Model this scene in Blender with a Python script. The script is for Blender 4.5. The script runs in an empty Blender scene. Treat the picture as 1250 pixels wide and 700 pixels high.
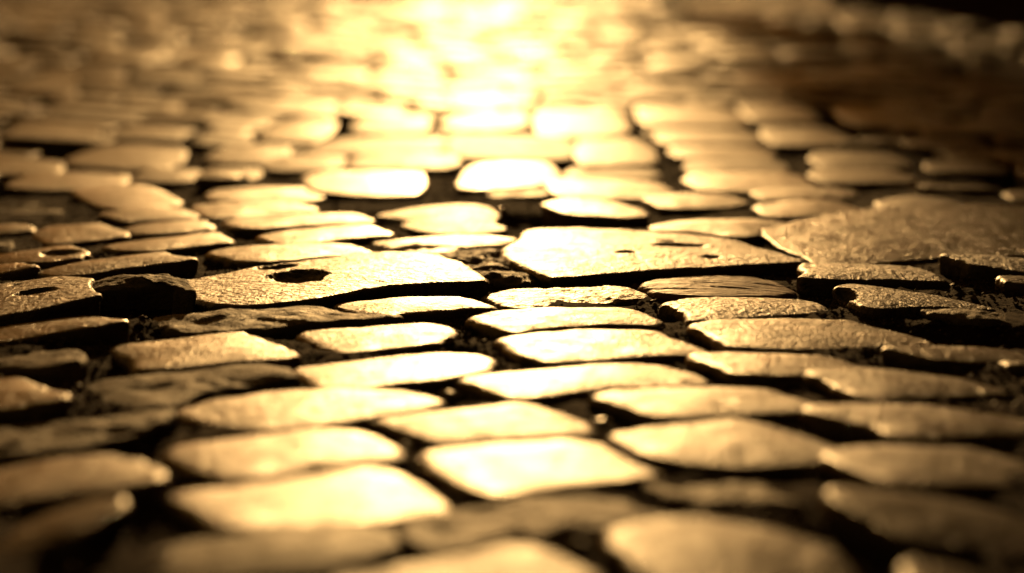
import bpy, math, random
from mathutils import Vector, noise
random.seed(7)
R = math.radians
scene = bpy.context.scene
col = scene.collection

# ------------------------------------------------------------------ camera
PW, PH = 1250.0, 700.0
FPX = 2811.0                      # focal length in photo pixels (about 81 mm on 36 mm)
CAM_H = 0.25
HORIZON = -20.0
PITCH = math.atan((PH / 2 - HORIZON) / FPX)
cd = bpy.data.cameras.new('camera')
cam = bpy.data.objects.new('camera', cd); col.objects.link(cam)
cam.location = (0, 0, CAM_H)
cam.rotation_euler = (math.pi / 2 - PITCH, 0, 0)
cd.sensor_width = 36.0
cd.lens = FPX / PW * 36.0
cd.clip_start = 0.05; cd.clip_end = 3000
cd.dof.use_dof = True
cd.dof.focus_distance = 1.88
cd.dof.aperture_fstop = 3.6
cd.dof.aperture_blades = 0
scene.camera = cam

def ray(u, v, z=0.0):
    x = (u - PW / 2) / FPX; y = -(v - PH / 2) / FPX
    cp, sp = math.cos(PITCH), math.sin(PITCH)
    d = (x, cp + y * sp, -sp + y * cp)
    t = (z - CAM_H) / d[2]
    return (d[0] * t, d[1] * t)

def proj(X, Y, Z):
    cp, sp = math.cos(PITCH), math.sin(PITCH)
    dz = Z - CAM_H
    depth = Y * cp - dz * sp
    up = Y * sp + dz * cp
    return (PW / 2 + X / depth * FPX, PH / 2 - up / depth * FPX)

# ------------------------------------------------------------------ materials
def new_mat(name):
    m = bpy.data.materials.new(name); m.use_nodes = True
    nt = m.node_tree; nt.nodes.clear()
    out = nt.nodes.new('ShaderNodeOutputMaterial')
    b = nt.nodes.new('ShaderNodeBsdfPrincipled')
    nt.links.new(b.outputs[0], out.inputs[0])
    return m, nt, b

def N(nt, t, **kw):
    n = nt.nodes.new(t)
    for k, v in kw.items(): setattr(n, k, v)
    return n

def L(nt, a, b): nt.links.new(a, b)

def math_node(nt, op, a, b):
    n = N(nt, 'ShaderNodeMath', operation=op)
    for i, x in enumerate((a, b)):
        if isinstance(x, (int, float)): n.inputs[i].default_value = x
        else: L(nt, x, n.inputs[i])
    return n.outputs[0]

def noise_tex(nt, vec, w, scale, detail=3.0, rough=0.55, distortion=0.0):
    n = N(nt, 'ShaderNodeTexNoise', noise_dimensions='4D')
    n.inputs['Scale'].default_value = scale
    n.inputs['Detail'].default_value = detail
    n.inputs['Roughness'].default_value = rough
    n.inputs['Distortion'].default_value = distortion
    L(nt, vec, n.inputs['Vector']); L(nt, w, n.inputs['W'])
    return n.outputs['Fac']

def ramp(nt, fac, stops):
    r = N(nt, 'ShaderNodeValToRGB')
    e = r.color_ramp.elements
    while len(e) < len(stops): e.new(0.5)
    for i, (p, c) in enumerate(stops):
        e[i].position = p
        e[i].color = c if len(c) == 4 else (*c, 1)
    L(nt, fac, r.inputs[0])
    return r.outputs[0]

def stone_mat(name, dark, light, r_lo, r_hi, fine, fine_d, mid, mid_d, fine_scale=420.0, pits=0.0, grain=False, spec=0.5):
    m, nt, b = new_mat(name)
    tc = N(nt, 'ShaderNodeTexCoord'); oi = N(nt, 'ShaderNodeObjectInfo'); ge = N(nt, 'ShaderNodeNewGeometry')
    rnd = math_node(nt, 'ADD', oi.outputs['Random'], ge.outputs['Random Per Island'])
    w = math_node(nt, 'MULTIPLY', rnd, 37.0)
    vec = tc.outputs['Object']
    if grain:
        mp = N(nt, 'ShaderNodeMapping'); mp.inputs['Scale'].default_value = (0.16, 1.0, 1.0)
        mp.inputs['Rotation'].default_value = (0, 0, R(10))
        L(nt, vec, mp.inputs['Vector']); gvec = mp.outputs[0]
    else: gvec = vec
    big = noise_tex(nt, vec, w, 26.0, 4.0, 0.6)
    spk = noise_tex(nt, vec, w, 260.0, 3.0, 0.7)
    mixf = math_node(nt, 'ADD', math_node(nt, 'MULTIPLY', big, 0.6), math_node(nt, 'MULTIPLY', spk, 0.4))
    c = ramp(nt, mixf, [(0.32, dark), (0.68, light)])
    # each stone its own shade of grey-brown
    hv = N(nt, 'ShaderNodeHueSaturation'); L(nt, c, hv.inputs['Color'])
    fr = N(nt, 'ShaderNodeMath', operation='FRACT'); L(nt, math_node(nt, 'MULTIPLY', rnd, 7.13), fr.inputs[0])
    L(nt, math_node(nt, 'ADD', math_node(nt, 'MULTIPLY', fr.outputs[0], 0.6), 0.7), hv.inputs['Value'])
    L(nt, hv.outputs[0], b.inputs['Base Color'])
    rr = N(nt, 'ShaderNodeMapRange'); L(nt, noise_tex(nt, vec, w, 55.0, 4.0, 0.65), rr.inputs['Value'])
    rr.inputs['From Min'].default_value = 0.3; rr.inputs['From Max'].default_value = 0.7
    rr.inputs['To Min'].default_value = r_lo; rr.inputs['To Max'].default_value = r_hi
    fr2 = N(nt, 'ShaderNodeMath', operation='FRACT'); L(nt, math_node(nt, 'MULTIPLY', rnd, 13.7), fr2.inputs[0])
    L(nt, math_node(nt, 'ADD', rr.outputs[0], math_node(nt, 'MULTIPLY', math_node(nt, 'SUBTRACT', fr2.outputs[0], 0.5), 0.10)), b.inputs['Roughness'])
    b.inputs['Specular IOR Level'].default_value = spec
    # relief: broad undulation, then fine grain, then small pits
    h1 = noise_tex(nt, gvec, w, 70.0, 3.0, 0.5)
    b1 = N(nt, 'ShaderNodeBump'); b1.inputs['Strength'].default_value = mid; b1.inputs['Distance'].default_value = mid_d
    L(nt, h1, b1.inputs['Height'])
    h2 = noise_tex(nt, gvec, w, fine_scale, 4.0, 0.6, 0.3)
    b2 = N(nt, 'ShaderNodeBump'); b2.inputs['Strength'].default_value = fine; b2.inputs['Distance'].default_value = fine_d
    L(nt, h2, b2.inputs['Height']); L(nt, b1.outputs[0], b2.inputs['Normal'])
    last = b2
    if pits:
        vo = noise_tex(nt, gvec, w, 105.0, 3.0, 0.6, 0.5)
        pr = ramp(nt, vo, [(0.30, (0, 0, 0)), (0.40, (1, 1, 1))])
        b3 = N(nt, 'ShaderNodeBump'); b3.inputs['Strength'].default_value = pits; b3.inputs['Distance'].default_value = 0.004
        L(nt, pr, b3.inputs['Height']); L(nt, b2.outputs[0], b3.inputs['Normal']); last = b3
    L(nt, last.outputs[0], b.inputs['Normal'])
    return m

M = {}
M['worn'] = stone_mat('worn_stone', (0.055, 0.035, 0.021), (0.165, 0.108, 0.066), 0.28, 0.52, 1.0, 0.0018, 0.35, 0.0022, 260.0, pits=0.7)
M['pitted'] = stone_mat('pitted_stone', (0.05, 0.035, 0.022), (0.15, 0.11, 0.07), 0.34, 0.50, 1.0, 0.006, 0.6, 0.003, 165.0, pits=1.0, spec=.32)
M['brownslab'] = stone_mat('brown_slab_stone', (0.035, 0.022, 0.013), (0.10, 0.068, 0.043), 0.30, 0.42, 1.0, 0.0026, 0.5, 0.003, 200.0, pits=1.0, spec=.08)
M['crust'] = stone_mat('crusted_stone', (0.05, 0.036, 0.022), (0.17, 0.125, 0.085), 0.55, 0.75, 1.0, 0.003, 1.0, 0.005, 260.0, pits=0.6, spec=.35)
M['dry'] = stone_mat('dry_worn_stone', (0.055, 0.035, 0.021), (0.165, 0.108, 0.066), 0.42, 0.60, 0.8, 0.0014, 0.35, 0.0022, 260.0, pits=0.4, spec=.46)
M['sheen'] = stone_mat('polished_far_stone', (0.055, 0.035, 0.021), (0.165, 0.108, 0.066), 0.40, 0.60, 0.8, 0.0014, 0.35, 0.0022, 260.0, pits=0.4, spec=1.0)
M['dimmed'] = stone_mat('dimmed_worn_stone', (0.05, 0.035, 0.023), (0.13, 0.095, 0.065), 0.40, 0.56, 0.8, 0.0014, 0.35, 0.0022, 260.0, pits=0.4, spec=.16)  # worn stone made darker and duller: dimness of the nearest rows painted in
M['grained'] = stone_mat('grained_red_stone', (0.10, 0.035, 0.024), (0.22, 0.10, 0.07), 0.48, 0.62, 1.0, 0.004, 0.8, 0.004, 260.0, grain=True, spec=.4)

def soil_mat():
    m, nt, b = new_mat('joint_soil')
    tc = N(nt, 'ShaderNodeTexCoord')
    v = N(nt, 'ShaderNodeValue'); v.outputs[0].default_value = 3.0
    vec = tc.outputs['Object']; w = v.outputs[0]
    L(nt, ramp(nt, noise_tex(nt, vec, w, 60.0, 5.0, 0.65), [(0.3, (0.014, 0.006, 0.0025)), (0.7, (0.06, 0.027, 0.011))]), b.inputs['Base Color'])
    b.inputs['Roughness'].default_value = 0.95; b.inputs['Specular IOR Level'].default_value = 0.1
    bp = N(nt, 'ShaderNodeBump'); bp.inputs['Strength'].default_value = 1.0; bp.inputs['Distance'].default_value = 0.006
    L(nt, noise_tex(nt, vec, w, 160.0, 4.0, 0.7), bp.inputs['Height']); L(nt, bp.outputs[0], b.inputs['Normal'])
    return m
M['soil'] = soil_mat()

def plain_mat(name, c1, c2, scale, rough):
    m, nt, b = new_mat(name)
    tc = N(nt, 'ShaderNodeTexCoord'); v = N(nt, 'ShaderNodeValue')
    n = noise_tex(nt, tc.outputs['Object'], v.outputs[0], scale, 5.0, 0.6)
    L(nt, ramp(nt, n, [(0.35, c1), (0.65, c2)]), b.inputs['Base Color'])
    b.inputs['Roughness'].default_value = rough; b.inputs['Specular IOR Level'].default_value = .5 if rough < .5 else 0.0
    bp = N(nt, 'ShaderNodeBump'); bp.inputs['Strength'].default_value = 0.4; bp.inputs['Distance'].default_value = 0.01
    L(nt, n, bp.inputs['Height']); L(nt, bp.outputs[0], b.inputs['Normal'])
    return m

# ------------------------------------------------------------------ helpers
def tag(o, label=None, cat=None, group=None, kind=None):
    if label: o['label'] = label
    if cat: o['category'] = cat
    if group: o['group'] = group
    if kind: o['kind'] = kind
    return o

def mesh_obj(name, verts, faces, mat, loc=(0, 0, 0), parent=None, smooth=True):
    me = bpy.data.meshes.new(name)
    me.from_pydata(verts, [], faces); me.update()
    if smooth: me.polygons.foreach_set('use_smooth', [True] * len(me.polygons))
    me.materials.append(mat)
    o = bpy.data.objects.new(name, me); col.objects.link(o)
    o.location = loc
    if parent: o.parent = parent
    return o

def chaikin(p, it):
    for _ in range(it):
        q = []
        for i in range(len(p)):
            a, b = p[i], p[(i + 1) % len(p)]
            q.append((a[0] * .84 + b[0] * .16, a[1] * .84 + b[1] * .16))
            q.append((a[0] * .16 + b[0] * .84, a[1] * .16 + b[1] * .84))
        p = q
    return p

def resample(p, n):
    seg = [math.dist(p[i], p[(i + 1) % len(p)]) for i in range(len(p))]
    tot = sum(seg); out = []; i = 0; acc = 0.0
    for k in range(n):
        s = tot * k / n
        while acc + seg[i] < s and i < len(p) - 1:
            acc += seg[i]; i += 1
        f = (s - acc) / max(seg[i], 1e-9)
        a, b = p[i], p[(i + 1) % len(p)]
        out.append((a[0] + (b[0] - a[0]) * f, a[1] + (b[1] - a[1]) * f))
    return out

def area_centroid(p):
    A = cx = cy = 0
    for i in range(len(p)):
        a, b = p[i], p[(i + 1) % len(p)]
        c = a[0] * b[1] - b[0] * a[1]
        A += c; cx += (a[0] + b[0]) * c; cy += (a[1] + b[1]) * c
    return A / 2, (cx / (3 * A), cy / (3 * A))

DEPTH = 0.085
def stone_geo(poly, ztop, n, rings, e=0.006, dome=0.004, rough_amp=0.0012, edge_amp=0.0018, tilt=(0, 0), pits=(), it=2, seed=0.0, side_amp=0.0, grain=False, grow=0.0, W=1.5):
    """worn block: outline -> rounded shoulder -> domed top; returns verts (world) and faces"""
    A, c = area_centroid(poly)
    if A < 0: poly = poly[::-1]
    p = resample(chaikin(poly, it), n)
    ds = [0.0, 0.12, 0.35, 0.65, 1.0] if rings > 6 else ([0.0, 0.4, 1.0] if rings > 2 else [0.0, 1.0])
    V = []; prof = []
    for d in ds: prof.append(('e', d))
    for k in range(1, rings): prof.append(('t', k / rings))
    def height(x, y, s, kind, d):
        z = ztop - dome * (s * s) + (x - c[0]) * tilt[0] + (y - c[1]) * tilt[1]
        if kind == 'e': z -= e * (1 - math.sqrt(max(0.0, 1 - (1 - d) ** 2)))
        if rough_amp:
            z += rough_amp * (noise.noise((x * 28 + seed, y * 28, 1.7)) * 1.6 + noise.noise((x * 75, y * 75 + seed, 5.1)) * 0.7 + (noise.noise((x * 190, y * 190, seed)) * 0.35 if n > 60 else 0))
        if grain: z += .0007 * noise.noise((x * 14 + 3, (y + .25 * x) * 150, seed)) + .0007 * noise.noise((x * 20, (y + .2 * x) * 300, seed + 4))
        for (px, py, rx, ry, dep) in pits:
            q = ((x - px) / rx) ** 2 + ((y - py) / ry) ** 2
            q *= 1 + 0.35 * noise.noise((x * 60, y * 60, 9.0 + seed)) + 0.2 * noise.noise((x * 200, y * 200, 3.0))
            if q < 1: z -= dep * min(.9, (1 - q) * 1.25)
        return z
    q = []
    for (x, y) in p:
        k = 1 + (edge_amp / max(.03, math.dist((x, y), c))) * (noise.noise((x * 45 + seed, y * 45, 2.2)) + 0.5 * noise.noise((x * 150, y * 150, 7.7 + seed))) + grow / max(.03, math.dist((x, y), c))
        q.append((c[0] + (x - c[0]) * k, c[1] + (y - c[1]) * k))
    # sides, from the bottom up
    for (s, zz) in ((0.93, -DEPTH), (0.965, -0.035), (0.99, -e - 0.006)):
        for (x, y) in q:
            X, Y = c[0] + (x - c[0]) * s, c[1] + (y - c[1]) * s
            ja = side_amp * noise.noise((X * 60, Y * 60, zz * 60 + seed))
            V.append((X + ja, Y + ja, ztop + zz + (x - c[0]) * tilt[0] + (y - c[1]) * tilt[1]))
    for kind, d in prof:
        for (x, y) in q:
            rl = math.dist((x, y), c)
            if kind == 'e': s = 1 - d * W * e / max(rl, e * W * 1.5)
            else: s = (1 - W * e / max(rl, e * W * 1.5)) * (1 - d)
            X, Y = c[0] + (x - c[0]) * s, c[1] + (y - c[1]) * s
            V.append((X, Y, height(X, Y, s, kind, d)))
    F = []
    nr = 3 + len(prof)
    for r in range(nr - 1):
        for i in range(n):
            j = (i + 1) % n
            F.append((r * n + i, r * n + j, (r + 1) * n + j, (r + 1) * n + i))
    V.append((c[0], c[1], height(c[0], c[1], 0, 't', 1)))
    ci = len(V) - 1
    for i in range(n): F.append(((nr - 1) * n + i, (nr - 1) * n + (i + 1) % n, ci))
    F.append(tuple(range(n - 1, -1, -1)))
    return V, F, c

# ------------------------------------------------------------------ the stones traced from the photograph
# row name -> list of (look, material, options, outline in photo pixels)
ROWS = []
def row(name, *stones): ROWS.append((name, stones))
def S(look, mat, pts, **k): return (look, mat, k, pts)

row("the cut bottom row",
 S('dark brown cobble in the corner', 'worn', [(-60,672),(60,668),(88,690),(60,770),(-80,770)], z=-.022, tilt=(-.05, .05)),
 S('grey topped cobble with a blunt far point', 'worn', [(395,702),(470,690),(560,678),(640,665),(690,678),(745,705),(700,790),(480,800),(380,765)], z=-.004),
 S('broad brown rounded cobble', 'worn', [(735,662),(790,644),(860,634),(940,637),(1010,650),(1075,672),(1088,692),(1030,714),(880,732),(790,707)]),
 S('nearly black cobble in the corner', 'worn', [(1100,694),(1180,690),(1290,692),(1300,780),(1120,780)], z=-.006))
row("the second row up",
 S('dim brown cobble', 'worn', [(-60,630),(60,623),(120,620),(150,632),(140,648),(90,664),(20,668),(-70,668)], z=-.004),
 S('long brown cobble', 'worn', [(105,668),(150,655),(260,648),(350,640),(440,648),(478,660),(486,672),(455,684),(400,692),(300,698),(200,702),(130,692)], z=-.004),
 S('matt brown bumpy cobble', 'crust', [(485,640),(510,628),(590,612),(680,599),(760,606),(818,622),(824,632),(780,645),(700,660),(600,672),(540,672),(500,655)], z=.001),
 S('lumpy gold cobble with a ragged far edge', 'crust', [(782,588),(800,580),(850,572),(895,560),(915,570),(960,576),(1000,585),(1017,598),(980,610),(900,612),(850,620),(815,612)], z=-.005),
 S('dark shaded cobble', 'worn', [(1012,618),(1030,610),(1100,602),(1180,597),(1260,600),(1290,625),(1240,650),(1170,658),(1110,665),(1060,648),(1020,632)]))
row("the third row up",
 S('smooth brown cobble with a pale tip', 'worn', [(-60,560),(0,554),(80,549),(130,555),(180,575),(202,590),(190,600),(120,604),(0,607),(-70,605)]),
 S('big pale cobble with a pointed near corner', 'worn', [(198,603),(230,595),(320,585),(400,570),(450,563),(490,568),(530,590),(554,605),(548,615),(500,622),(430,632),(360,638),(280,640),(240,625)], tilt=(-.05, 0)),
 S('whitest diamond shaped cobble', 'worn', [(508,552),(520,545),(600,535),(700,528),(740,535),(790,560),(810,570),(780,578),(700,585),(640,595),(605,601),(570,590),(530,570)]),
 S('gold cobble with a peaked far edge', 'worn', [(742,530),(780,522),(850,512),(905,503),(950,514),(1000,525),(1038,540),(1025,550),(960,558),(900,563),(840,560),(790,555),(755,540)]),
 S('brown cobble with a narrow left tip', 'worn', [(1006,562),(1010,555),(1060,545),(1130,535),(1180,532),(1240,542),(1290,555),(1260,575),(1180,585),(1120,592),(1085,592),(1040,578)]))
row("the fourth row up",
 S('sunken crumbling dark cobble', 'crust', [(-50,512),(30,505),(100,510),(150,514),(200,503),(217,510),(190,525),(120,540),(60,548),(0,548),(-60,545)], z=-.001, amp=.002),
 S('pale gold cobble with a white right end', 'worn', [(195,546),(215,535),(290,526),(380,518),(430,521),(470,532),(492,548),(480,556),(400,564),(330,572),(280,577),(240,566)]),
 S('cream cobble with a peaked far edge', 'worn', [(447,508),(520,498),(600,490),(640,483),(680,495),(722,509),(724,520),(680,525),(600,530),(540,535),(510,528),(470,514)]),
 S('gold cobble with a white left end', 'worn', [(720,483),(735,477),(800,470),(870,465),(940,466),(985,478),(1017,490),(980,496),(900,500),(840,506),(810,507),(760,494)]),
 S('long tan cobble with a rounded left end', 'worn', [(979,505),(990,499),(1060,492),(1150,487),(1220,490),(1290,500),(1280,515),(1200,522),(1130,532),(1090,532),(1060,520),(1000,512)]))
row("the fifth row up",
 S('brown wedge shaped cobble', 'worn', [(-60,455),(20,453),(35,461),(60,480),(90,490),(70,496),(0,497),(-60,498)]),
 S('sunken gritty grey cobble', 'crust', [(100,458),(150,452),(240,447),(310,442),(345,448),(362,460),(330,467),(260,472),(210,490),(160,492),(130,480)], z=-.002, amp=.0018),
 S('gold cobble with a white right half', 'worn', [(206,492),(250,482),(320,472),(420,468),(480,472),(530,482),(544,488),(510,497),(440,508),(370,516),(300,518),(250,508)]),
 S('long cream cobble with a small stain', 'worn', [(554,459),(620,450),(700,443),(780,436),(820,440),(860,452),(870,460),(820,465),(720,472),(650,482),(620,481),(590,470)]),
 S('long tan cobble', 'worn', [(983,455),(1040,446),(1100,445),(1180,448),(1220,458),(1240,465),(1180,472),(1130,480),(1080,487),(1040,482),(1010,468)]))
row("the sixth row up",
 S('dull crumbling cobble', 'crust', [(-60,428),(40,424),(90,430),(105,437),(95,449),(60,453),(0,442),(-60,442)], z=-.002, amp=.0018),
 S('sharp cornered sand coloured cobble', 'worn', [(125,414),(180,408),(240,403),(293,400),(310,408),(340,420),(368,433),(350,438),(280,440),(200,444),(165,441),(160,430)]),
 S('long white cobble with a rounded right end', 'worn', [(350,443),(420,437),(480,430),(540,425),(590,428),(607,437),(600,446),(560,455),(480,464),(440,469),(390,467)]),
 S('gold cobble with a bright left tip', 'worn', [(834,434),(900,428),(1000,423),(1025,424),(1050,434),(1064,443),(1020,450),(960,455),(900,457),(878,450)]),
 S('brown leaf shaped cobble', 'worn', [(1070,433),(1130,424),(1200,415),(1260,415),(1290,420),(1280,432),(1230,437),(1150,443),(1120,440)], z=-.003),
 S('sliver of dark cobble at picture edge', 'worn', [(1219,440),(1260,437),(1300,439),(1300,449),(1230,447)], z=-.006))
row("the seventh row up",
 S('smooth tan cobble with a thin right point', 'worn', [(-60,392),(50,386),(100,387),(130,393),(158,400),(120,404),(60,407),(0,411),(-60,412)]),
 S('white cobble with a bitten right end', 'worn', [(358,399),(420,396),(480,392),(530,390),(553,397),(557,405),(535,415),(510,418),(450,423),(420,426),(388,415)]),
 S('white cobble with rusty stains', 'worn', [(603,410),(640,402),(720,397),(800,397),(830,408),(865,421),(870,426),(800,429),(720,435),(670,439),(638,430)]),
 S('large gold cobble with a small dent', 'worn', [(836,399),(880,390),(960,384),(1035,380),(1060,387),(1120,396),(1148,406),(1100,414),(1000,422),(940,425),(888,424),(868,410)]))
row("the row before the slabs",
 S('low gritty broken cobble', 'crust', [(180,380),(230,374),(330,371),(400,374),(430,380),(500,386),(440,389),(360,393),(280,398),(220,396)], z=-.001, amp=.002),
 S('small white cobble with thin right tip', 'worn', [(403,366),(440,362),(500,358),(560,359),(590,365),(610,373),(560,375),(500,378),(465,384),(438,377)]),
 S('white oblong cobble', 'worn', [(568,384),(600,376),(660,371),(750,369),(780,373),(811,386),(800,391),(740,392),(660,398),(630,403),(600,396)]),
 S('pale cobble with a rough lower edge', 'pitted', [(803,370),(840,362),(930,358),(990,359),(1012,367),(1000,375),(940,380),(880,387),(840,389),(834,378)], hi=1),
 S('low splintered dark cobble', 'crust', [(1125,381),(1130,373),(1200,376),(1260,375),(1290,380),(1270,388),(1180,390)], z=-.003, amp=.0025))
row("the sharp pitted row",
 S('flat stone with a slit shaped hole', 'pitted', [(-60,335),(0,334),(70,335),(100,341),(113,345),(106,352),(113,365),(124,372),(80,376),(40,381),(0,382),(-60,383)], hi=1, z=.004, e=.004,
   pits=[(44,359,26,4.5,.008),(20,342,9,2,.003)]),
 S('dark faced block standing out of the gap', 'crust', [(98,337),(140,331),(200,331),(222,341),(240,356),(215,352),(203,344),(115,347)], z=.007, hi=1, e=.003, amp=.002),
 S('great rounded slab with two dark holes', 'pitted', [(205,336),(270,328),(320,319),(400,311),(440,305),(480,304),(530,307),(570,321),(598,341),(560,342),(500,343),(450,348),(400,357),(340,363),(300,365),(255,362),(230,352)], hi=2, z=.006, tilt=(.035, .012), e=.005, dome=.0035,
   pits=[(364,335,38,8,.009),(338,322,26,4,.006)]),
 S('rough gold cobble with a chipped far edge', 'pitted', [(583,357),(625,348),(650,350),(662,352),(675,345),(715,345),(735,350),(750,344),(775,350),(797,357),(740,365),(690,367),(640,373),(618,371)], hi=1, z=-.002, amp=.0012),
 S('reddish cobble with a wood like grain', 'grained', [(780,345),(800,338),(850,331),(920,331),(950,338),(974,350),(940,357),(850,360),(800,356)], hi=1, z=-.002),
 S('square grainy cobble with a notched left end', 'pitted', [(974,326),(985,322),(1060,317),(1120,316),(1140,322),(1160,332),(1100,335),(1020,342),(973,342),(986,334)], hi=1, z=.004),
 S('long tapering cobble with broken hollow end', 'pitted', [(1018,352),(1035,346),(1080,347),(1160,353),(1224,363),(1160,367),(1120,370),(1070,377),(1048,373),(1036,362)], hi=1, z=.002,
   pits=[(1034,360,13,7,.010)]),
 S('brown cobble beside the notched one', 'pitted', [(1142,317),(1200,309),(1260,307),(1300,309),(1300,326),(1240,329),(1190,326)], hi=1, z=.002),
 S('tip of a dark cobble', 'worn', [(1216,340),(1240,334),(1300,333),(1300,346),(1230,347)], z=-.002))
row("the largest slabs' row",
 S('small stone below the holed one', 'worn', [(-50,319),(0,318),(30,322),(48,330),(0,333),(-50,333)]),
 S('undercut sand coloured cobble', 'worn', [(43,322),(90,313),(150,308),(200,306),(207,310),(244,318),(210,321),(150,325),(115,329),(70,329)], z=.004),
 S('flat cream cobble touching the holed slab', 'worn', [(246,303),(290,296),(360,292),(425,293),(445,299),(455,304),(420,308),(380,312),(320,318),(290,315)], z=.003),
 S('dark broken lump between two slabs', 'crust', [(512,308),(545,300),(600,300),(628,315),(668,333),(640,340),(600,339),(575,330),(550,318)], z=-.001, hi=1, amp=.0035),
 S('great bright slab white along its far edge', 'pitted', [(640,275),(700,273),(770,276),(850,281),(900,288),(945,302),(988,314),(900,319),(800,325),(740,329),(690,334),(672,334),(650,326),(618,311),(612,299),(632,288)], hi=2, z=.006, tilt=(-.02, .012), e=.005, dome=.004,
   pits=[(830,298,36,3,.004),(764,307,14,2,.003),(868,311,12,2,.003),(815,292,12,2,.003)]),
 S('smooth tan stone wedged between two slabs', 'worn', [(791,273),(820,267),(870,263),(930,263),(968,267),(935,274),(927,284),(900,286),(850,280),(800,279)], z=.004),
 S('great brown grainy slab', 'brownslab', [(928,279),(960,272),(1010,262),(1080,253),(1180,249),(1260,252),(1300,259),(1300,301),(1200,303),(1120,307),(1060,313),(1000,317),(985,307),(955,297),(938,286)], tilt=(-.028, .01), hi=2, z=.003, amp=.0007, e=.002, dome=.0035))
row("first row behind slabs",
 S('broken dark stone at the picture edge', 'crust', [(-40,290),(5,289),(17,297),(10,305),(-40,305)], z=-.004),
 S('tan cobble with a ragged hollow', 'worn', [(-40,305),(40,299),(85,296),(95,302),(110,310),(95,316),(55,319),(0,314)], hi=1, pits=[(74,309,26,5,.007)]),
 S('flat topped gold cobble', 'worn', [(120,296),(170,288),(230,283),(264,279),(288,292),(240,298),(180,303),(150,302)]),
 S('cream cobble with a straight near edge', 'worn', [(310,285),(340,278),(400,273),(450,270),(465,275),(485,284),(430,288),(380,293),(342,294)]),
 S('furry edged gold cobble', 'worn', [(448,292),(500,287),(560,284),(600,283),(638,289),(610,295),(570,298),(545,305),(500,305),(470,299)], z=-.003),
 S('white ragged cobble', 'pitted', [(455,260),(500,252),(550,246),(590,247),(610,257),(604,264),(602,268),(622,276),(580,281),(520,280),(488,271),(502,265)]),
 S('white cobble over a dark face', 'worn', [(660,246),(690,240),(740,240),(780,250),(793,258),(760,261),(700,258),(676,253)], z=.008))
row("second row behind slabs",
 S('dull layered cobble', 'crust', [(-50,245),(50,242),(80,250),(97,262),(40,267),(0,268),(-50,268)], z=-.008, amp=.002),
 S('flat brown cobble', 'worn', [(-50,272),(30,270),(45,279),(10,283),(-50,283)], z=-.004),
 S('tan cobble with an oblique right side', 'worn', [(40,278),(60,270),(120,268),(140,276),(162,285),(120,291),(60,295),(46,287)]),
 S('narrow grey gold cobble', 'worn', [(116,258),(170,252),(220,250),(242,258),(235,263),(190,265),(150,267)]),
 S('narrow cobble with a crumbled right corner', 'worn', [(147,275),(180,268),(250,264),(265,275),(230,280),(190,283),(160,282)]),
 S('gold striped cobble', 'worn', [(230,250),(280,244),(360,243),(392,252),(340,256),(290,261),(255,262)]),
 S('long gold cobble', 'worn', [(268,268),(310,260),(390,256),(435,255),(462,266),(420,269),(370,272),(320,277),(290,276)]),
 S('pale cobble', 'worn', [(783,240),(830,233),(880,232),(918,243),(880,250),(810,252)]),
 S('brown lens shaped cobble', 'worn', [(920,250),(960,242),(1010,239),(1040,246),(1061,253),(1010,259),(960,263),(932,261)]),
 S('domed brown cobble touching the brown slab', 'worn', [(1066,246),(1090,237),(1130,233),(1160,239),(1188,249),(1140,256),(1090,256)]),
 S('dim cobble at the picture edge', 'worn', [(1222,233),(1260,227),(1300,228),(1300,243),(1240,243)], z=-.005))
row("third row behind slabs",
 S('gold cobble with a slanting right side', 'worn', [(86,234),(120,226),(170,222),(195,228),(225,242),(190,250),(150,252),(118,248)]),
 S('narrow cream cobble with a rounded right end', 'worn', [(250,236),(270,228),(330,224),(385,224),(397,234),(380,241),(300,243),(258,243)]),
 S('large white cobble with a rounded right end', 'worn', [(368,215),(410,207),(480,204),(510,211),(519,224),(500,235),(440,238),(413,230),(393,222)]),
 S('white domed cobble', 'worn', [(557,222),(575,205),(610,195),(650,195),(683,208),(670,215),(630,222),(590,229)]),
 S('white lens shaped cobble', 'worn', [(666,226),(690,218),(770,215),(800,221),(821,229),(790,236),(740,239),(700,238)]),
 S('pale gold oval cobble', 'worn', [(834,218),(870,210),(930,206),(970,211),(993,220),(950,228),(900,231),(860,226)]),
 S('thin brown cobble', 'worn', [(915,233),(960,226),(1020,224),(1053,231),(1030,238),(960,240),(930,240)], z=-.003),
 S('brown oval cobble', 'worn', [(988,212),(1020,206),(1070,202),(1100,207),(1118,213),(1080,219),(1020,222)]),
 S('dim red brown cobble', 'worn', [(1070,228),(1110,221),(1170,219),(1200,225),(1150,232),(1100,233)], z=-.01))
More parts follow.
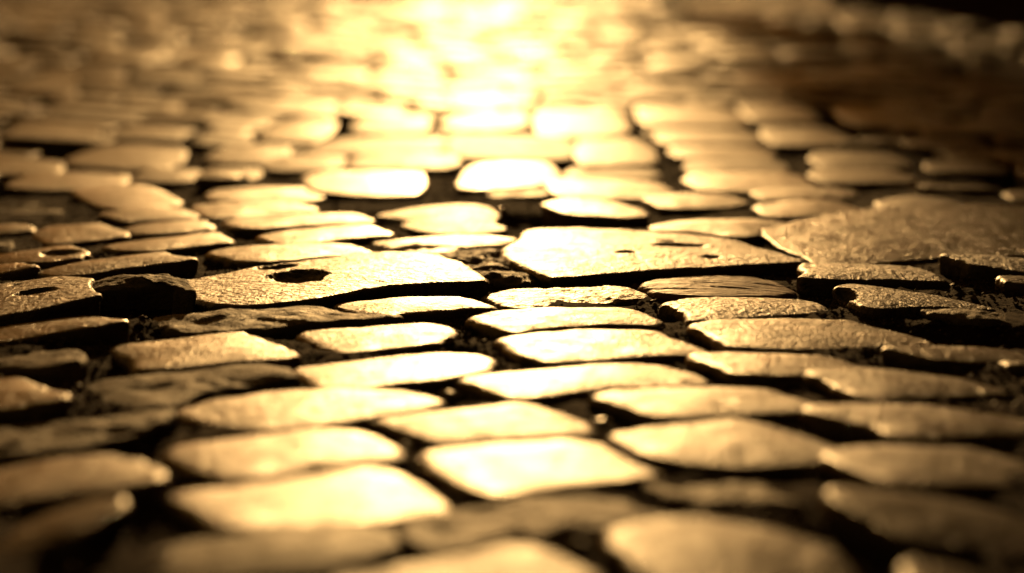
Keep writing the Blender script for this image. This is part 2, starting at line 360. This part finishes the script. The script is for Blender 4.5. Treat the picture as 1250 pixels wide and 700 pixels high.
row("fourth row behind slabs",
 S('dim cobble at the picture edge', 'worn', [(-50,196),(30,190),(65,196),(72,203),(30,208),(-50,210)]),
 S('long tan cobble', 'worn', [(12,222),(40,213),(110,206),(140,210),(153,218),(110,224),(60,230),(28,230)]),
 S('short pale gold cobble', 'worn', [(160,214),(180,205),(220,202),(241,208),(236,216),(200,220),(175,219)]),
 S('short bright gold cobble', 'worn', [(243,214),(252,204),(290,201),(320,208),(310,216),(270,219)]),
 S('pale cobble with a white right end', 'worn', [(322,198),(345,190),(380,186),(410,190),(421,198),(390,204),(345,206)]),
 S('white pointed cobble', 'worn', [(427,193),(450,187),(500,183),(540,185),(563,195),(530,203),(470,204),(435,201)]),
 S('dim tan cobble shaded by its neighbour', 'worn', [(686,211),(710,205),(760,201),(800,205),(806,212),(760,214),(700,215)], z=-.006),
 S('pale oval cobble', 'worn', [(834,202),(860,195),(930,191),(958,197),(952,204),(900,208),(850,209)]),
 S('dim brown cobble', 'worn', [(988,193),(1020,185),(1070,181),(1100,189),(1108,197),(1060,201),(1010,203)]),
 S('dim brown oval cobble', 'worn', [(1128,203),(1160,196),(1200,193),(1228,203),(1200,208),(1150,209)]))
row("fifth row behind slabs",
 S('long gold cobble', 'worn', [(82,193),(120,183),(170,176),(205,180),(222,192),(190,200),(130,202)]),
 S('gold cobble with a bright right end', 'worn', [(252,187),(290,179),(330,174),(355,184),(340,194),(290,197)]),
 S('white pointed cobble', 'worn', [(369,179),(420,171),(480,164),(520,167),(548,176),(500,181),(430,186)]),
 S('white cobble', 'worn', [(543,170),(580,162),(650,164),(690,168),(705,178),(680,188),(630,192),(590,190),(560,181)]),
 S('broad white cobble', 'worn', [(700,184),(725,171),(770,167),(800,180),(792,192),(740,200),(706,197)]),
 S('pale gold cobble', 'worn', [(815,184),(840,178),(900,176),(945,182),(930,189),(850,192)]),
 S('tan cobble', 'worn', [(936,166),(955,154),(1000,150),(1027,160),(1030,170),(990,178),(945,177)]))
row("sixth row behind slabs",
 S('bright gold cobble', 'worn', [(318,160),(340,150),(380,143),(404,150),(402,162),(370,169),(335,170)]),
 S('white square cobble', 'worn', [(430,150),(450,139),(500,136),(524,142),(522,155),(480,161),(445,162)]),
 S('white oblong cobble', 'worn', [(538,150),(560,136),(610,133),(644,140),(642,152),(600,158),(555,158)]),
 S('white broad cobble', 'worn', [(652,150),(665,138),(720,133),(760,138),(770,150),(740,162),(690,164),(660,160)]),
 S('gold cobble', 'worn', [(780,145),(790,130),(850,126),(895,132),(907,145),(870,152),(800,152)]),
 S('tan gold cobble', 'worn', [(798,166),(830,157),(890,155),(930,164),(900,173),(820,175)]),
 S('dim cobble just out of the dark patch', 'worn', [(908,138),(925,124),(960,121),(984,130),(987,142),(950,148),(920,147)]),
 S('dim smooth cobble in the shaded side', 'worn', [(1028,145),(1050,130),(1100,126),(1142,137),(1153,150),(1100,155),(1050,154)]))

ORD = ['zeroth', 'leftmost', 'second', 'third', 'fourth', 'fifth', 'sixth', 'seventh', 'eighth', 'ninth', 'tenth', 'eleventh', 'twelfth', 'thirteenth',
       'fourteenth', 'fifteenth', 'sixteenth', 'seventeenth', 'eighteenth', 'nineteenth', 'twentieth']
def ordn(k): return ORD[k] if k < len(ORD) else '%dth' % k

SLABS = ('slab',)
def camber(c, z, k):
    """the street falls away to both sides, and towards the camera in the nearest rows"""
    u, v = proj(c[0], c[1], z)
    du = (u - 600) / 600
    low = 1 + 1.4 * max(0.0, min(1.0, (v - 560) / 90))
    tx = -.12 * low * du * (.4 + .6 * du) if du > 0 else .14 * low * du * du
    if du < 0: tx += (-.05 * -du - tx) * max(0.0, min(1.0, (320 - v) / 80))       # beyond the slabs the left side leans in to a gutter
    ty = .05 * max(0.0, min(1.0, (v - 605) / 60))
    if 'tilt' in k: tx += k['tilt'][0]; ty += k['tilt'][1]
    if du > 0: tx *= max(.25, min(1.0, (v - 180) / 160))
    if k.get('hi') == 2: tx *= .3
    return (tx + random.gauss(0, .008), ty + random.gauss(0, .006))
placed = []                                # ground outlines already taken
GROUP = 'cobblestones of the street'
for rname, stones in ROWS:
    for idx, (look, mat, k, pts) in enumerate(stones):
        zt = k.get('z', 0.0) + random.uniform(-.0015, .0015)
        poly = [ray(u, v, zt) for u, v in pts]
        if pts[0][1] < 232 and k.get('hi', 0) == 0:            # blurred setts: blocky, four-sided
            xs = [p[0] for p in poly]; ys = [p[1] for p in poly]
            mx, my, hx, hy = (min(xs) + max(xs)) / 2, (min(ys) + max(ys)) / 2, (max(xs) - min(xs)) / 2, (max(ys) - min(ys)) / 2
            q = []
            for (x, y) in resample(poly, 28):
                a, b = (x - mx) / hx, (y - my) / hy
                f = (max(abs(a), abs(b), .3)) ** -.6
                q.append((mx + a * f * hx, my + b * f * hy * .96))
            poly = q
        hi = k.get('hi', 0)
        n, rg = ((72, 12), (150, 30), (300, 64))[hi]
        if pts[0][1] < 240: n, rg = 48, 8
        pits = []
        for (u, v, ru, rv, dep) in k.get('pits', ()):
            x, y = ray(u, v, zt); x2, _ = ray(u + ru, v, zt); _, ya = ray(u, v - rv, zt); _, yb = ray(u, v + rv, zt)
            pits.append((x, y, x2 - x, abs(ya - yb) / 2, dep))
        crust = mat == 'crust'
        c0 = area_centroid(poly)[1]
        amp = k.get('amp', 0.0024 if crust else 0.0005)
        V, F, c = stone_geo(poly, zt, n, rg, e=k.get('e', .003 if pts[0][1] < 262 else .0048 if not crust else .004), W=1.0 if pts[0][1] < 262 else 1.1 if (pts[0][0] < 120 or pts[0][0] > 960) else 1.5, dome=k.get('dome', .0035), rough_amp=amp,
                            edge_amp=.003 if crust else .0026, tilt=camber(c0, zt, k), pits=pits, grain=mat == 'grained',
                            seed=random.uniform(0, 50), side_amp=.003, it=1, grow=.0032 if pts[0][1] > 262 else .003)
        V = [(x - c[0], y - c[1], z - zt + DEPTH) for x, y, z in V]
        big = hi == 2
        o = mesh_obj('paving_slab' if big else 'cobblestone', V, F, M['dry' if mat == 'worn' and pts[0][1] < 215 else 'dimmed' if mat == 'worn' and ('bottom row' in rname or 'second row up' in rname) else mat], (c[0], c[1], zt - DEPTH))
        lab = look + ', ' + ordn(idx + 1) + (' from left' if idx else '') + ' in ' + rname
        if len(lab.split()) > 16: print('LONG', lab)
        tag(o, lab, 'slab' if big else 'cobblestone', 'great slabs' if big else GROUP)
        placed.append([(p[0], p[1]) for p in poly])

# ------------------------------------------------------------------ further cobbles, set in rows wherever the traced ones leave room
bbs = [(min(p[0] for p in q), max(p[0] for p in q), min(p[1] for p in q), max(p[1] for p in q)) for q in placed]
def inside(x, y, poly):
    r = False
    for i in range(len(poly)):
        a, b = poly[i], poly[i - 1]
        if (a[1] > y) != (b[1] > y) and x < (b[0] - a[0]) * (y - a[1]) / (b[1] - a[1]) + a[0]: r = not r
    return r
def taken(x, y, m=0.012):
    for q, (x0, x1, y0, y1) in zip(placed, bbs):
        if x0 - m < x < x1 + m and y0 - m < y < y1 + m:
            for dx, dy in ((0, 0), (m, 0), (-m, 0), (0, m), (0, -m)):
                if inside(x + dx, y + dy, q): return True
    return False

cands = []
def fill_rows(y_from, y_to, depth_lo, depth_hi, len_lo, len_hi, gap, min_len):
    y = y_from; rk = 0
    while y < y_to:
        sc_ = 1.0 if y < 9 else min(2.0, 1 + (y - 9) * .06)
        dep = random.uniform(depth_lo, depth_hi) * sc_
        half = 0.235 * y + 0.55
        slope = 0.03 * math.sin(y * 0.9)
        check = y < 6.0
        x = -half - random.uniform(0, .1)
        while x < half:
            ln = random.uniform(len_lo, len_hi) * sc_
            if check:
                step = .01; free = 0.0; start = None; xx = x
                while xx < x + ln:
                    yy = y + slope * xx
                    ok = not any(taken(xx, yy + f * dep) for f in (.04, .27, .5, .73, .96))
                    if ok and start is None: start = xx
                    if not ok:
                        if start is not None and xx - start >= min_len: break
                        start = None
                    xx += step
                if start is not None and xx - start >= min_len:
                    cands.append((rk, start, min(xx, x + ln), y, dep, slope)); 
                x = max(xx, x + .02) + gap
            else:
                cands.append((rk, x, x + ln, y, dep, slope)); x += ln + gap * sc_
        y += dep + gap * sc_; rk += 1

def cand_poly(c):
    rk, x0, x1, y, dep, sl = c
    j = lambda a: random.uniform(-a, a)
    w = x1 - x0; cut = min(.014, w * .12)
    P = [(x0 + j(.006), y + j(.006) + cut), (x0 + cut, y + j(.006)), ((x0 + x1) / 2 + j(.02), y + j(.008)), (x1 - cut, y + j(.006)), (x1 + j(.006), y + cut),
         (x1 + j(.008), y + dep / 2), (x1 + j(.006), y + dep - cut), (x1 - cut, y + dep + j(.006)), ((x0 + x1) / 2 + j(.02), y + dep + j(.008)), (x0 + cut, y + dep + j(.006)), (x0 + j(.006), y + dep - cut), (x0 + j(.008), y + dep / 2)]
    return [(px, py + sl * px) for px, py in P]

def swell(x, y):
    f = min(1.0, max(0.0, (y - 2.7) / 1.2))
    return f * (.014 * noise.noise((x * 2.2, y * .8, 3.3)) + .011 * noise.noise((x * 5.0, y * 1.7, 8.1)))
def lean(p, sx, sy):
    """setts lie along the swell of the street, each a little out of true"""
    x, y = area_centroid(p)[1]
    gx = (swell(x + .03, y) - swell(x - .03, y)) / .06; gy = (swell(x, y + .05) - swell(x, y - .05)) / .1
    return (gx + random.gauss(-.045 if x < -.1 else 0, sx), 1.2 * gy + random.gauss(0, sy))
fill_rows(0.72, 3.2, .10, .135, .11, .19, .018, .07); fill_rows(3.22, 6.0, .12, .18, .12, .19, .016, .08)
first = [(c, cand_poly(c)) for c in cands]
for c, p in first:
    placed.append(p); bbs.append((min(q[0] for q in p), max(q[0] for q in p), min(q[1] for q in p), max(q[1] for q in p)))
cands = []
fill_rows(2.5, 5.9, .05, .07, .06, .13, .010, .06)          # smaller stones in what is left
second = [(c, cand_poly(c)) for c in cands]
cands = []
fill_rows(6.05, 46.0, .24, .42, .15, .26, .03, .07)
third = [(c, cand_poly(c)) for c in cands]

allc = first + second + third
view = []; rest = []
for c, p in allc:
    uv = [proj(x, y, 0) for x, y in p]
    cu = sum(a for a, b in uv) / len(uv); cv = sum(b for a, b in uv) / len(uv)
    vis = min(a for a, b in uv) < PW - 12 and max(a for a, b in uv) > 12 and max(b for a, b in uv) > 2 and min(b for a, b in uv) < PH - 4
    if vis and cv > 235: continue                      # only joints there
    if vis: view.append((c[3], cu, cv, p, uv))
    else: rest.append((p, c[3]))
view.sort(key=lambda t: t[0])
n_traced = len([o for o in col.objects if o.get('category')])
LIMIT = 292 - n_traced
single, more = view[:LIMIT], view[LIMIT:]
rest += [(t[3], t[0]) for t in more]
# label the single ones by the band they lie in and their order in it
single.sort(key=lambda t: -t[2])
bands = []
for t in single:
    if bands and abs(bands[-1][0][2] - t[2]) < 7: bands[-1].append(t)
    else: bands.append([t])
def tone(u, v):
    d = abs(u - 600) / 340.0
    if u > 850 and v < 140: return 'dim shaded'
    return 'white' if d < .45 else 'pale gold' if d < .9 else 'tan' if d < 1.4 else 'dim brown'
for bi, b in enumerate(bands):
    b.sort(key=lambda t: t[1])
    for i, (yy, cu, cv, p, uv) in enumerate(b):
        zt = random.gauss(.0, .0055) + swell(*area_centroid(p)[1])
        V, F, c = stone_geo(p, zt, 40, 7, e=.002, W=1.0, dome=.002, rough_amp=.0008, edge_amp=.003, tilt=lean(p, .018, .014), seed=random.uniform(0, 50))
        V = [(x - c[0], y - c[1], z - zt + DEPTH) for x, y, z in V]
        o = mesh_obj('cobblestone', V, F, M['dry'], (c[0], c[1], zt - DEPTH))
        w = max(a for a, _ in uv) - min(a for a, _ in uv)
        size = 'small' if w < 60 else 'broad' if w > 105 else 'middling'
        tag(o, '%s %s cobble, %s from left in the %s blurred row behind' % (size, tone(cu, cv), 'first' if i == 0 else ordn(i + 1), 'first' if bi == 0 else ordn(bi + 1)), 'cobblestone', GROUP)

V = []; F = []
for p, y in rest:
    zt = random.gauss(.0, .0055 if y < 6 else .011) + swell(*area_centroid(p)[1])
    near = y < 7
    v, f, c = stone_geo(p, zt, 20 if near else 12, 3 if near else 2, e=.002, W=1.0, dome=.002, rough_amp=.0012 if near else 0, edge_amp=.002 if near else 0.0,
                        tilt=lean(p, .018, .014), it=1, seed=random.uniform(0, 50))
    o = len(V); V += v; F += [tuple(i + o for i in q) for q in f]
far = mesh_obj('cobblestones', V, F, M['dry'])
far.data.materials.append(M['sheen'])
far.data.polygons.foreach_set('material_index', [1 if V[f[0]][1] > 7.5 else 0 for f in F])
tag(far, 'countless small cobbles blurring into the glare at the far end of the street', 'cobblestones', None, 'stuff')

# ------------------------------------------------------------------ ground: earth between the stones
DIPS = [ray(160, 366) + (.05, .035, .022), ray(150, 440) + (.05, .05, .010), ray(1180, 395) + (.07, .05, .012), ray(650, 262) + (.06, .1, .012), ray(300, 392) + (.08, .03, .006)]
def dip(x, y):
    return sum(d * math.exp(-((x - a) / rx) ** 2 - ((y - b) / ry) ** 2) for a, b, rx, ry, d in DIPS)
def ground():
    V = []; F = []
    xs = [-.62 + .0062 * i for i in range(201)]; ys = [.75 + .009 * i for i in range(330)]
    for y in ys:
        for x in xs:
            V.append((x, y, -.0085 - dip(x, y) + swell(x, y) - .008 * min(1.0, max(0.0, (y - 2.7) / .6)) + .005 * noise.noise((x * 14, y * 14, 0)) + .003 * noise.noise((x * 40, y * 40, 4)) + .0022 * noise.noise((x * 120, y * 120, 6))))
    w = len(xs)
    for j in range(len(ys) - 1):
        for i in range(w - 1):
            F.append((j * w + i, j * w + i + 1, (j + 1) * w + i + 1, (j + 1) * w + i))
    # skirt out to the horizon, just under the near sheet
    o = len(V); B = 1500
    V += [(-B, -B, -.05), (B, -B, -.05), (B, B, -.05), (-B, B, -.05)]
    F.append((o, o + 1, o + 2, o + 3))
    g = mesh_obj('ground', V, F, M['soil']); tag(g, kind='structure')
ground()

def grit():
    V = []; F = []; n = 0
    oct_f = [(0, 2, 4), (2, 1, 4), (1, 3, 4), (3, 0, 4), (2, 0, 5), (1, 2, 5), (3, 1, 5), (0, 3, 5)]
    for _ in range(26000):
        v = 110 + 600 * random.random() ** .8
        x, y = ray(random.uniform(-20, 1270), v, -.008)
        if noise.noise((x * 9, y * 9, 2)) < -.15 and random.random() < .8: continue
        if taken(x, y, .001): continue
        r = random.uniform(.0008, .0021) if random.random() < .9 else random.uniform(.002, .0042)
        z = -.0085 - dip(x, y) + swell(x, y) + .003 * random.random() + .005 * noise.noise((x * 14, y * 14, 0))
        o = len(V)
        for d in ((1, 0, 0), (-1, 0, 0), (0, 1, 0), (0, -1, 0), (0, 0, .7), (0, 0, -.7)):
            V.append((x + (d[0] + random.uniform(-.4, .4)) * r, y + (d[1] + random.uniform(-.4, .4)) * r, z + (d[2] + random.uniform(-.3, .3)) * r))
        F += [tuple(i + o for i in f) for f in oct_f]; n += 1
    g = mesh_obj('grit', V, F, M['grit'], smooth=False); tag(g, 'coarse brown grit and crumbs packed in the joints between the cobbles', 'grit', None, 'stuff')
M['grit'] = stone_mat('grit_stone', (0.04, 0.022, 0.012), (0.16, 0.10, 0.06), 0.5, 0.8, 0.3, 0.0005, 0.3, 0.001, spec=.3)
grit()

# ------------------------------------------------------------------ pebbles caught in the joints
M['pebble'] = stone_mat('pebble_stone', (0.2, 0.16, 0.12), (0.4, 0.33, 0.26), 0.25, 0.35, 0.2, 0.0005, 0.3, 0.001)
def pebble(u, v, r, z, label):
    x, y = ray(u, v, z)
    V = []; F = []; nu, nv = 14, 9; sd = random.uniform(0, 30)
    for j in range(nv + 1):
        th = math.pi * j / nv
        for i in range(nu):
            ph = 2 * math.pi * i / nu
            d = Vector((math.sin(th) * math.cos(ph) * 1.25, math.sin(th) * math.sin(ph), math.cos(th) * .75))
            V.append(tuple(d * r * (1 + .25 * noise.noise(d * 1.6 + Vector((sd, 0, 0))))))
    for j in range(nv):
        for i in range(nu):
            F.append((j * nu + i, (j + 1) * nu + i, (j + 1) * nu + (i + 1) % nu, j * nu + (i + 1) % nu))
    o = mesh_obj('pebble', V, F, M['pebble'], (x, y, z)); tag(o, label, 'pebble', 'pebbles caught in the joints')
pebble(84, 462, .004, -.010, 'tiny glinting pebble in the dark joint beside the brown wedge cobble')
pebble(1085, 533, .006, -.006, 'small rounded pebble wedged under the long tan cobble with a rounded left end')
pebble(497, 549, .005, -.008, 'small pebble in the joint left of the whitest diamond cobble')
pebble(734, 521, .006, -.010, 'pebble in the joint right of the cream peaked cobble')
pebble(612, 259, .006, -.004, 'pale pebble at the right end of the white ragged cobble')
pebble(548, 484, .005, -.008, 'dull pebble at the right tip of the gold and white cobble')
pebble(1130, 374, .005, -.006, 'dark pebble at the left end of the low splintered cobble')
pebble(301, 444, .004, -.004, 'tiny pebble glinting on top of the sunken gritty grey cobble')

# ------------------------------------------------------------------ dark building along the right side of the street
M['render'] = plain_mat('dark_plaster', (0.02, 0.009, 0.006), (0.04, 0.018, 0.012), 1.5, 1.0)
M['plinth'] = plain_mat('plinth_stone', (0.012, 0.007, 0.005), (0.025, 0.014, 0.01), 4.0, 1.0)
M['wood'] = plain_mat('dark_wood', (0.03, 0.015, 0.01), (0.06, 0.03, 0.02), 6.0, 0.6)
M['glass'] = plain_mat('dark_glass', (0.02, 0.02, 0.02), (0.03, 0.03, 0.03), 2.0, 0.1)
M['rooftile'] = plain_mat('roof_tile', (0.1, 0.04, 0.025), (0.16, 0.07, 0.04), 5.0, 0.8)
def box(x0, x1, y0, y1, z0, z1):
    V = [(x, y, z) for z in (z0, z1) for y in (y0, y1) for x in (x0, x1)]
    return V, [(0, 2, 3, 1), (4, 5, 7, 6), (0, 1, 5, 4), (2, 6, 7, 3), (0, 4, 6, 2), (1, 3, 7, 5)]
def building(name, label, p0, p1, depth, H, gap_windows=True):
    """facade runs from ground point p0 to p1; local x along it, local +y into the house"""
    ang = math.atan2(p1[1] - p0[1], p1[0] - p0[0]); ln = math.dist(p0, p1)
    root = bpy.data.objects.new(name, None); col.objects.link(root)
    root.location = (p0[0], p0[1], 0); root.rotation_euler.z = ang
    tag(root, label, 'building', None)
    def part(nm, b, mat, parent=root): return mesh_obj(nm, b[0], b[1], mat, parent=parent, smooth=False)
    part('wall', box(0, ln, 0, depth, -.05, H), M['render'])
    part('plinth', box(-.03, ln + .03, -.05, -.002, -.05, .55), M['plinth'])
    rf = ([(-.3, -.35, H + .003), (ln + .3, -.35, H + .003), (ln + .3, depth + .3, H + .003), (-.3, depth + .3, H + .003), (-.3, depth / 2, H + 2.2), (ln + .3, depth / 2, H + 2.2)],
          [(0, 3, 2, 1), (0, 1, 5, 4), (2, 3, 4, 5), (0, 4, 3), (1, 2, 5)])
    part('roof', rf, M['rooftile'])
    nb = max(2, int(ln / 3))
    for i in range(nb):
        cx = ln * (i + .5) / nb
        for s in range(int(H // 3)):
            if s == 0 and i == nb // 2:
                d = part('door', box(cx - .5, cx + .5, -.06, -.003, .0, 2.2), M['wood'])
                part('handle', box(cx + .36, cx + .42, -.11, -.062, 1.0, 1.12), M['plinth'], d); continue
            w = part('window', box(cx - .5, cx + .5, -.04, -.003, 1.0 + 3 * s, 2.4 + 3 * s), M['wood'])
            part('pane', box(cx - .42, cx + .42, -.046, -.043, 1.08 + 3 * s, 2.32 + 3 * s), M['glass'], w)
    return root
g0 = ray(1250, 38); g1 = ray(1045, 9)
dirx, diry = g1[0] - g0[0], g1[1] - g0[1]
dl = math.hypot(dirx, diry); dirx /= dl; diry /= dl
start = (g0[0] - dirx * 19, g0[1] - diry * 19); end = (g0[0] + dirx * (dl + 4), g0[1] + diry * (dl + 4))
# the facade must face the street (local -y), so run it from far to near on the right side
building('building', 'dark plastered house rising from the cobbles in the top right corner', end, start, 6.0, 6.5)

# ------------------------------------------------------------------ tree added, nearly out of view, so its crown shades the far right paving
M['bark'] = plain_mat('bark', (0.03, 0.02, 0.014), (0.07, 0.05, 0.035), 9.0, 0.95)
M['leaf'] = plain_mat('leaf', (0.03, 0.045, 0.012), (0.07, 0.09, 0.03), 3.0, 0.6)
def limb(V, F, pts, rad, n=8):
    o = len(V)
    for k, (p, r) in enumerate(zip(pts, rad)):
        for i in range(n):
            a = 2 * math.pi * i / n
            V.append((p[0] + r * math.cos(a), p[1] + r * math.sin(a), p[2]))
    for k in range(len(pts) - 1):
        for i in range(n):
            j = (i + 1) % n
            F.append((o + k * n + i, o + k * n + j, o + (k + 1) * n + j, o + (k + 1) * n + i))
def tree(base, crown_c, crown_r, n_leaf):
    root = bpy.data.objects.new('added_shade_tree', None); col.objects.link(root); root.location = (base[0], base[1], -.02)
    tag(root, 'slim dark tree added at the head of the paving to shade its far right', 'tree')
    V = []; F = []
    limb(V, F, [(0, 0, -.05), (-.02, 0, .8), (-.2, .02, 1.7), (-.6, 0, 2.8), (crown_c[0] * .6, crown_c[1], crown_c[2])], [.2, .17, .14, .10, .04])
    ends = []
    for k in range(9):
        a = random.uniform(0, 6.28); q = (crown_c[0] + crown_r[0] * .7 * math.cos(a), crown_c[1] + crown_r[1] * .7 * math.sin(a), crown_c[2] + random.uniform(-.5, .6) * crown_r[2])
        st = (-.55, 0, 2.6 + .06 * k); mid = ((st[0] + q[0]) / 2, (st[1] + q[1]) / 2, (st[2] + q[2]) / 2 + .15)
        limb(V, F, [st, mid, q], [.045, .03, .012], 6); ends.append(q)
    mesh_obj('trunk', V, F, M['bark'], parent=root)
    V = []; F = []
    for k in range(n_leaf):
        while True:
            d = Vector((random.uniform(-1, 1), random.uniform(-1, 1), random.uniform(-1, 1)))
            if d.length < 1 and noise.noise(d * 2.3 + Vector((4, 1, 7))) > -.12: break
        c = Vector((crown_c[0] + d.x * crown_r[0], crown_c[1] + d.y * crown_r[1], crown_c[2] + d.z * crown_r[2])) if k % 3 else Vector((-.88 + d.x * .36, d.y * .5, 3.0 + d.z * .75 - d.x * .3))
        u = Vector((random.gauss(0, 1), random.gauss(0, 1), random.gauss(0, 1))).normalized(); w = u.orthogonal().normalized()
        L_ = random.uniform(.06, .11); o = len(V)
        V += [tuple(c + u * L_), tuple(c + w * L_ * .5), tuple(c - u * L_), tuple(c - w * L_ * .5)]; F.append((o, o + 1, o + 2, o + 3))
    mesh_obj('crown', V, F, M['leaf'], parent=root, smooth=False)
tree((2.05, 30.0), (-1.3, 0, 4.55), (.5, .9, .6), 1500)

# ------------------------------------------------------------------ light
SUN_EL, SUN_AZ = R(10.0), R(-0.6)             # azimuth from straight ahead, positive to the right
sd = bpy.data.lights.new('sun', 'SUN'); sun = bpy.data.objects.new('sun', sd); col.objects.link(sun)
sd.energy = 5.0; sd.angle = R(0.6); sd.color = (1.0, 0.58, 0.205)
dirv = Vector((math.sin(SUN_AZ) * math.cos(SUN_EL), math.cos(SUN_AZ) * math.cos(SUN_EL), math.sin(SUN_EL)))
sun.rotation_euler = dirv.to_track_quat('Z', 'Y').to_euler()
sun.location = dirv * 50

world = bpy.data.worlds.new('World'); scene.world = world; world.use_nodes = True
nt = world.node_tree; nt.nodes.clear()
out = nt.nodes.new('ShaderNodeOutputWorld'); bg = nt.nodes.new('ShaderNodeBackground')
sky = nt.nodes.new('ShaderNodeTexSky'); sky.sky_type = 'NISHITA'; sky.sun_disc = False
sky.sun_elevation = SUN_EL; sky.sun_rotation = SUN_AZ
sky.dust_density = 2.0; sky.air_density = 1.5; sky.ozone_density = 0.5
warm = nt.nodes.new('ShaderNodeMix'); warm.data_type = 'RGBA'; warm.blend_type = 'MULTIPLY'
warm.inputs[0].default_value = 1.0; warm.inputs[7].default_value = (0.85, 0.42, 0.11, 1)   # hazy golden evening air
nt.links.new(sky.outputs[0], warm.inputs[6]); nt.links.new(warm.outputs[2], bg.inputs[0])
bg.inputs[1].default_value = 0.05
nt.links.new(bg.outputs[0], out.inputs[0])

# ------------------------------------------------------------------ render settings
scene.render.engine = 'CYCLES'
scene.cycles.use_denoising = True
scene.cycles.max_bounces = 6
scene.view_settings.view_transform = 'Standard'
scene.view_settings.look = 'None'
scene.view_settings.gamma = 1.0
scene.view_settings.exposure = -0.98
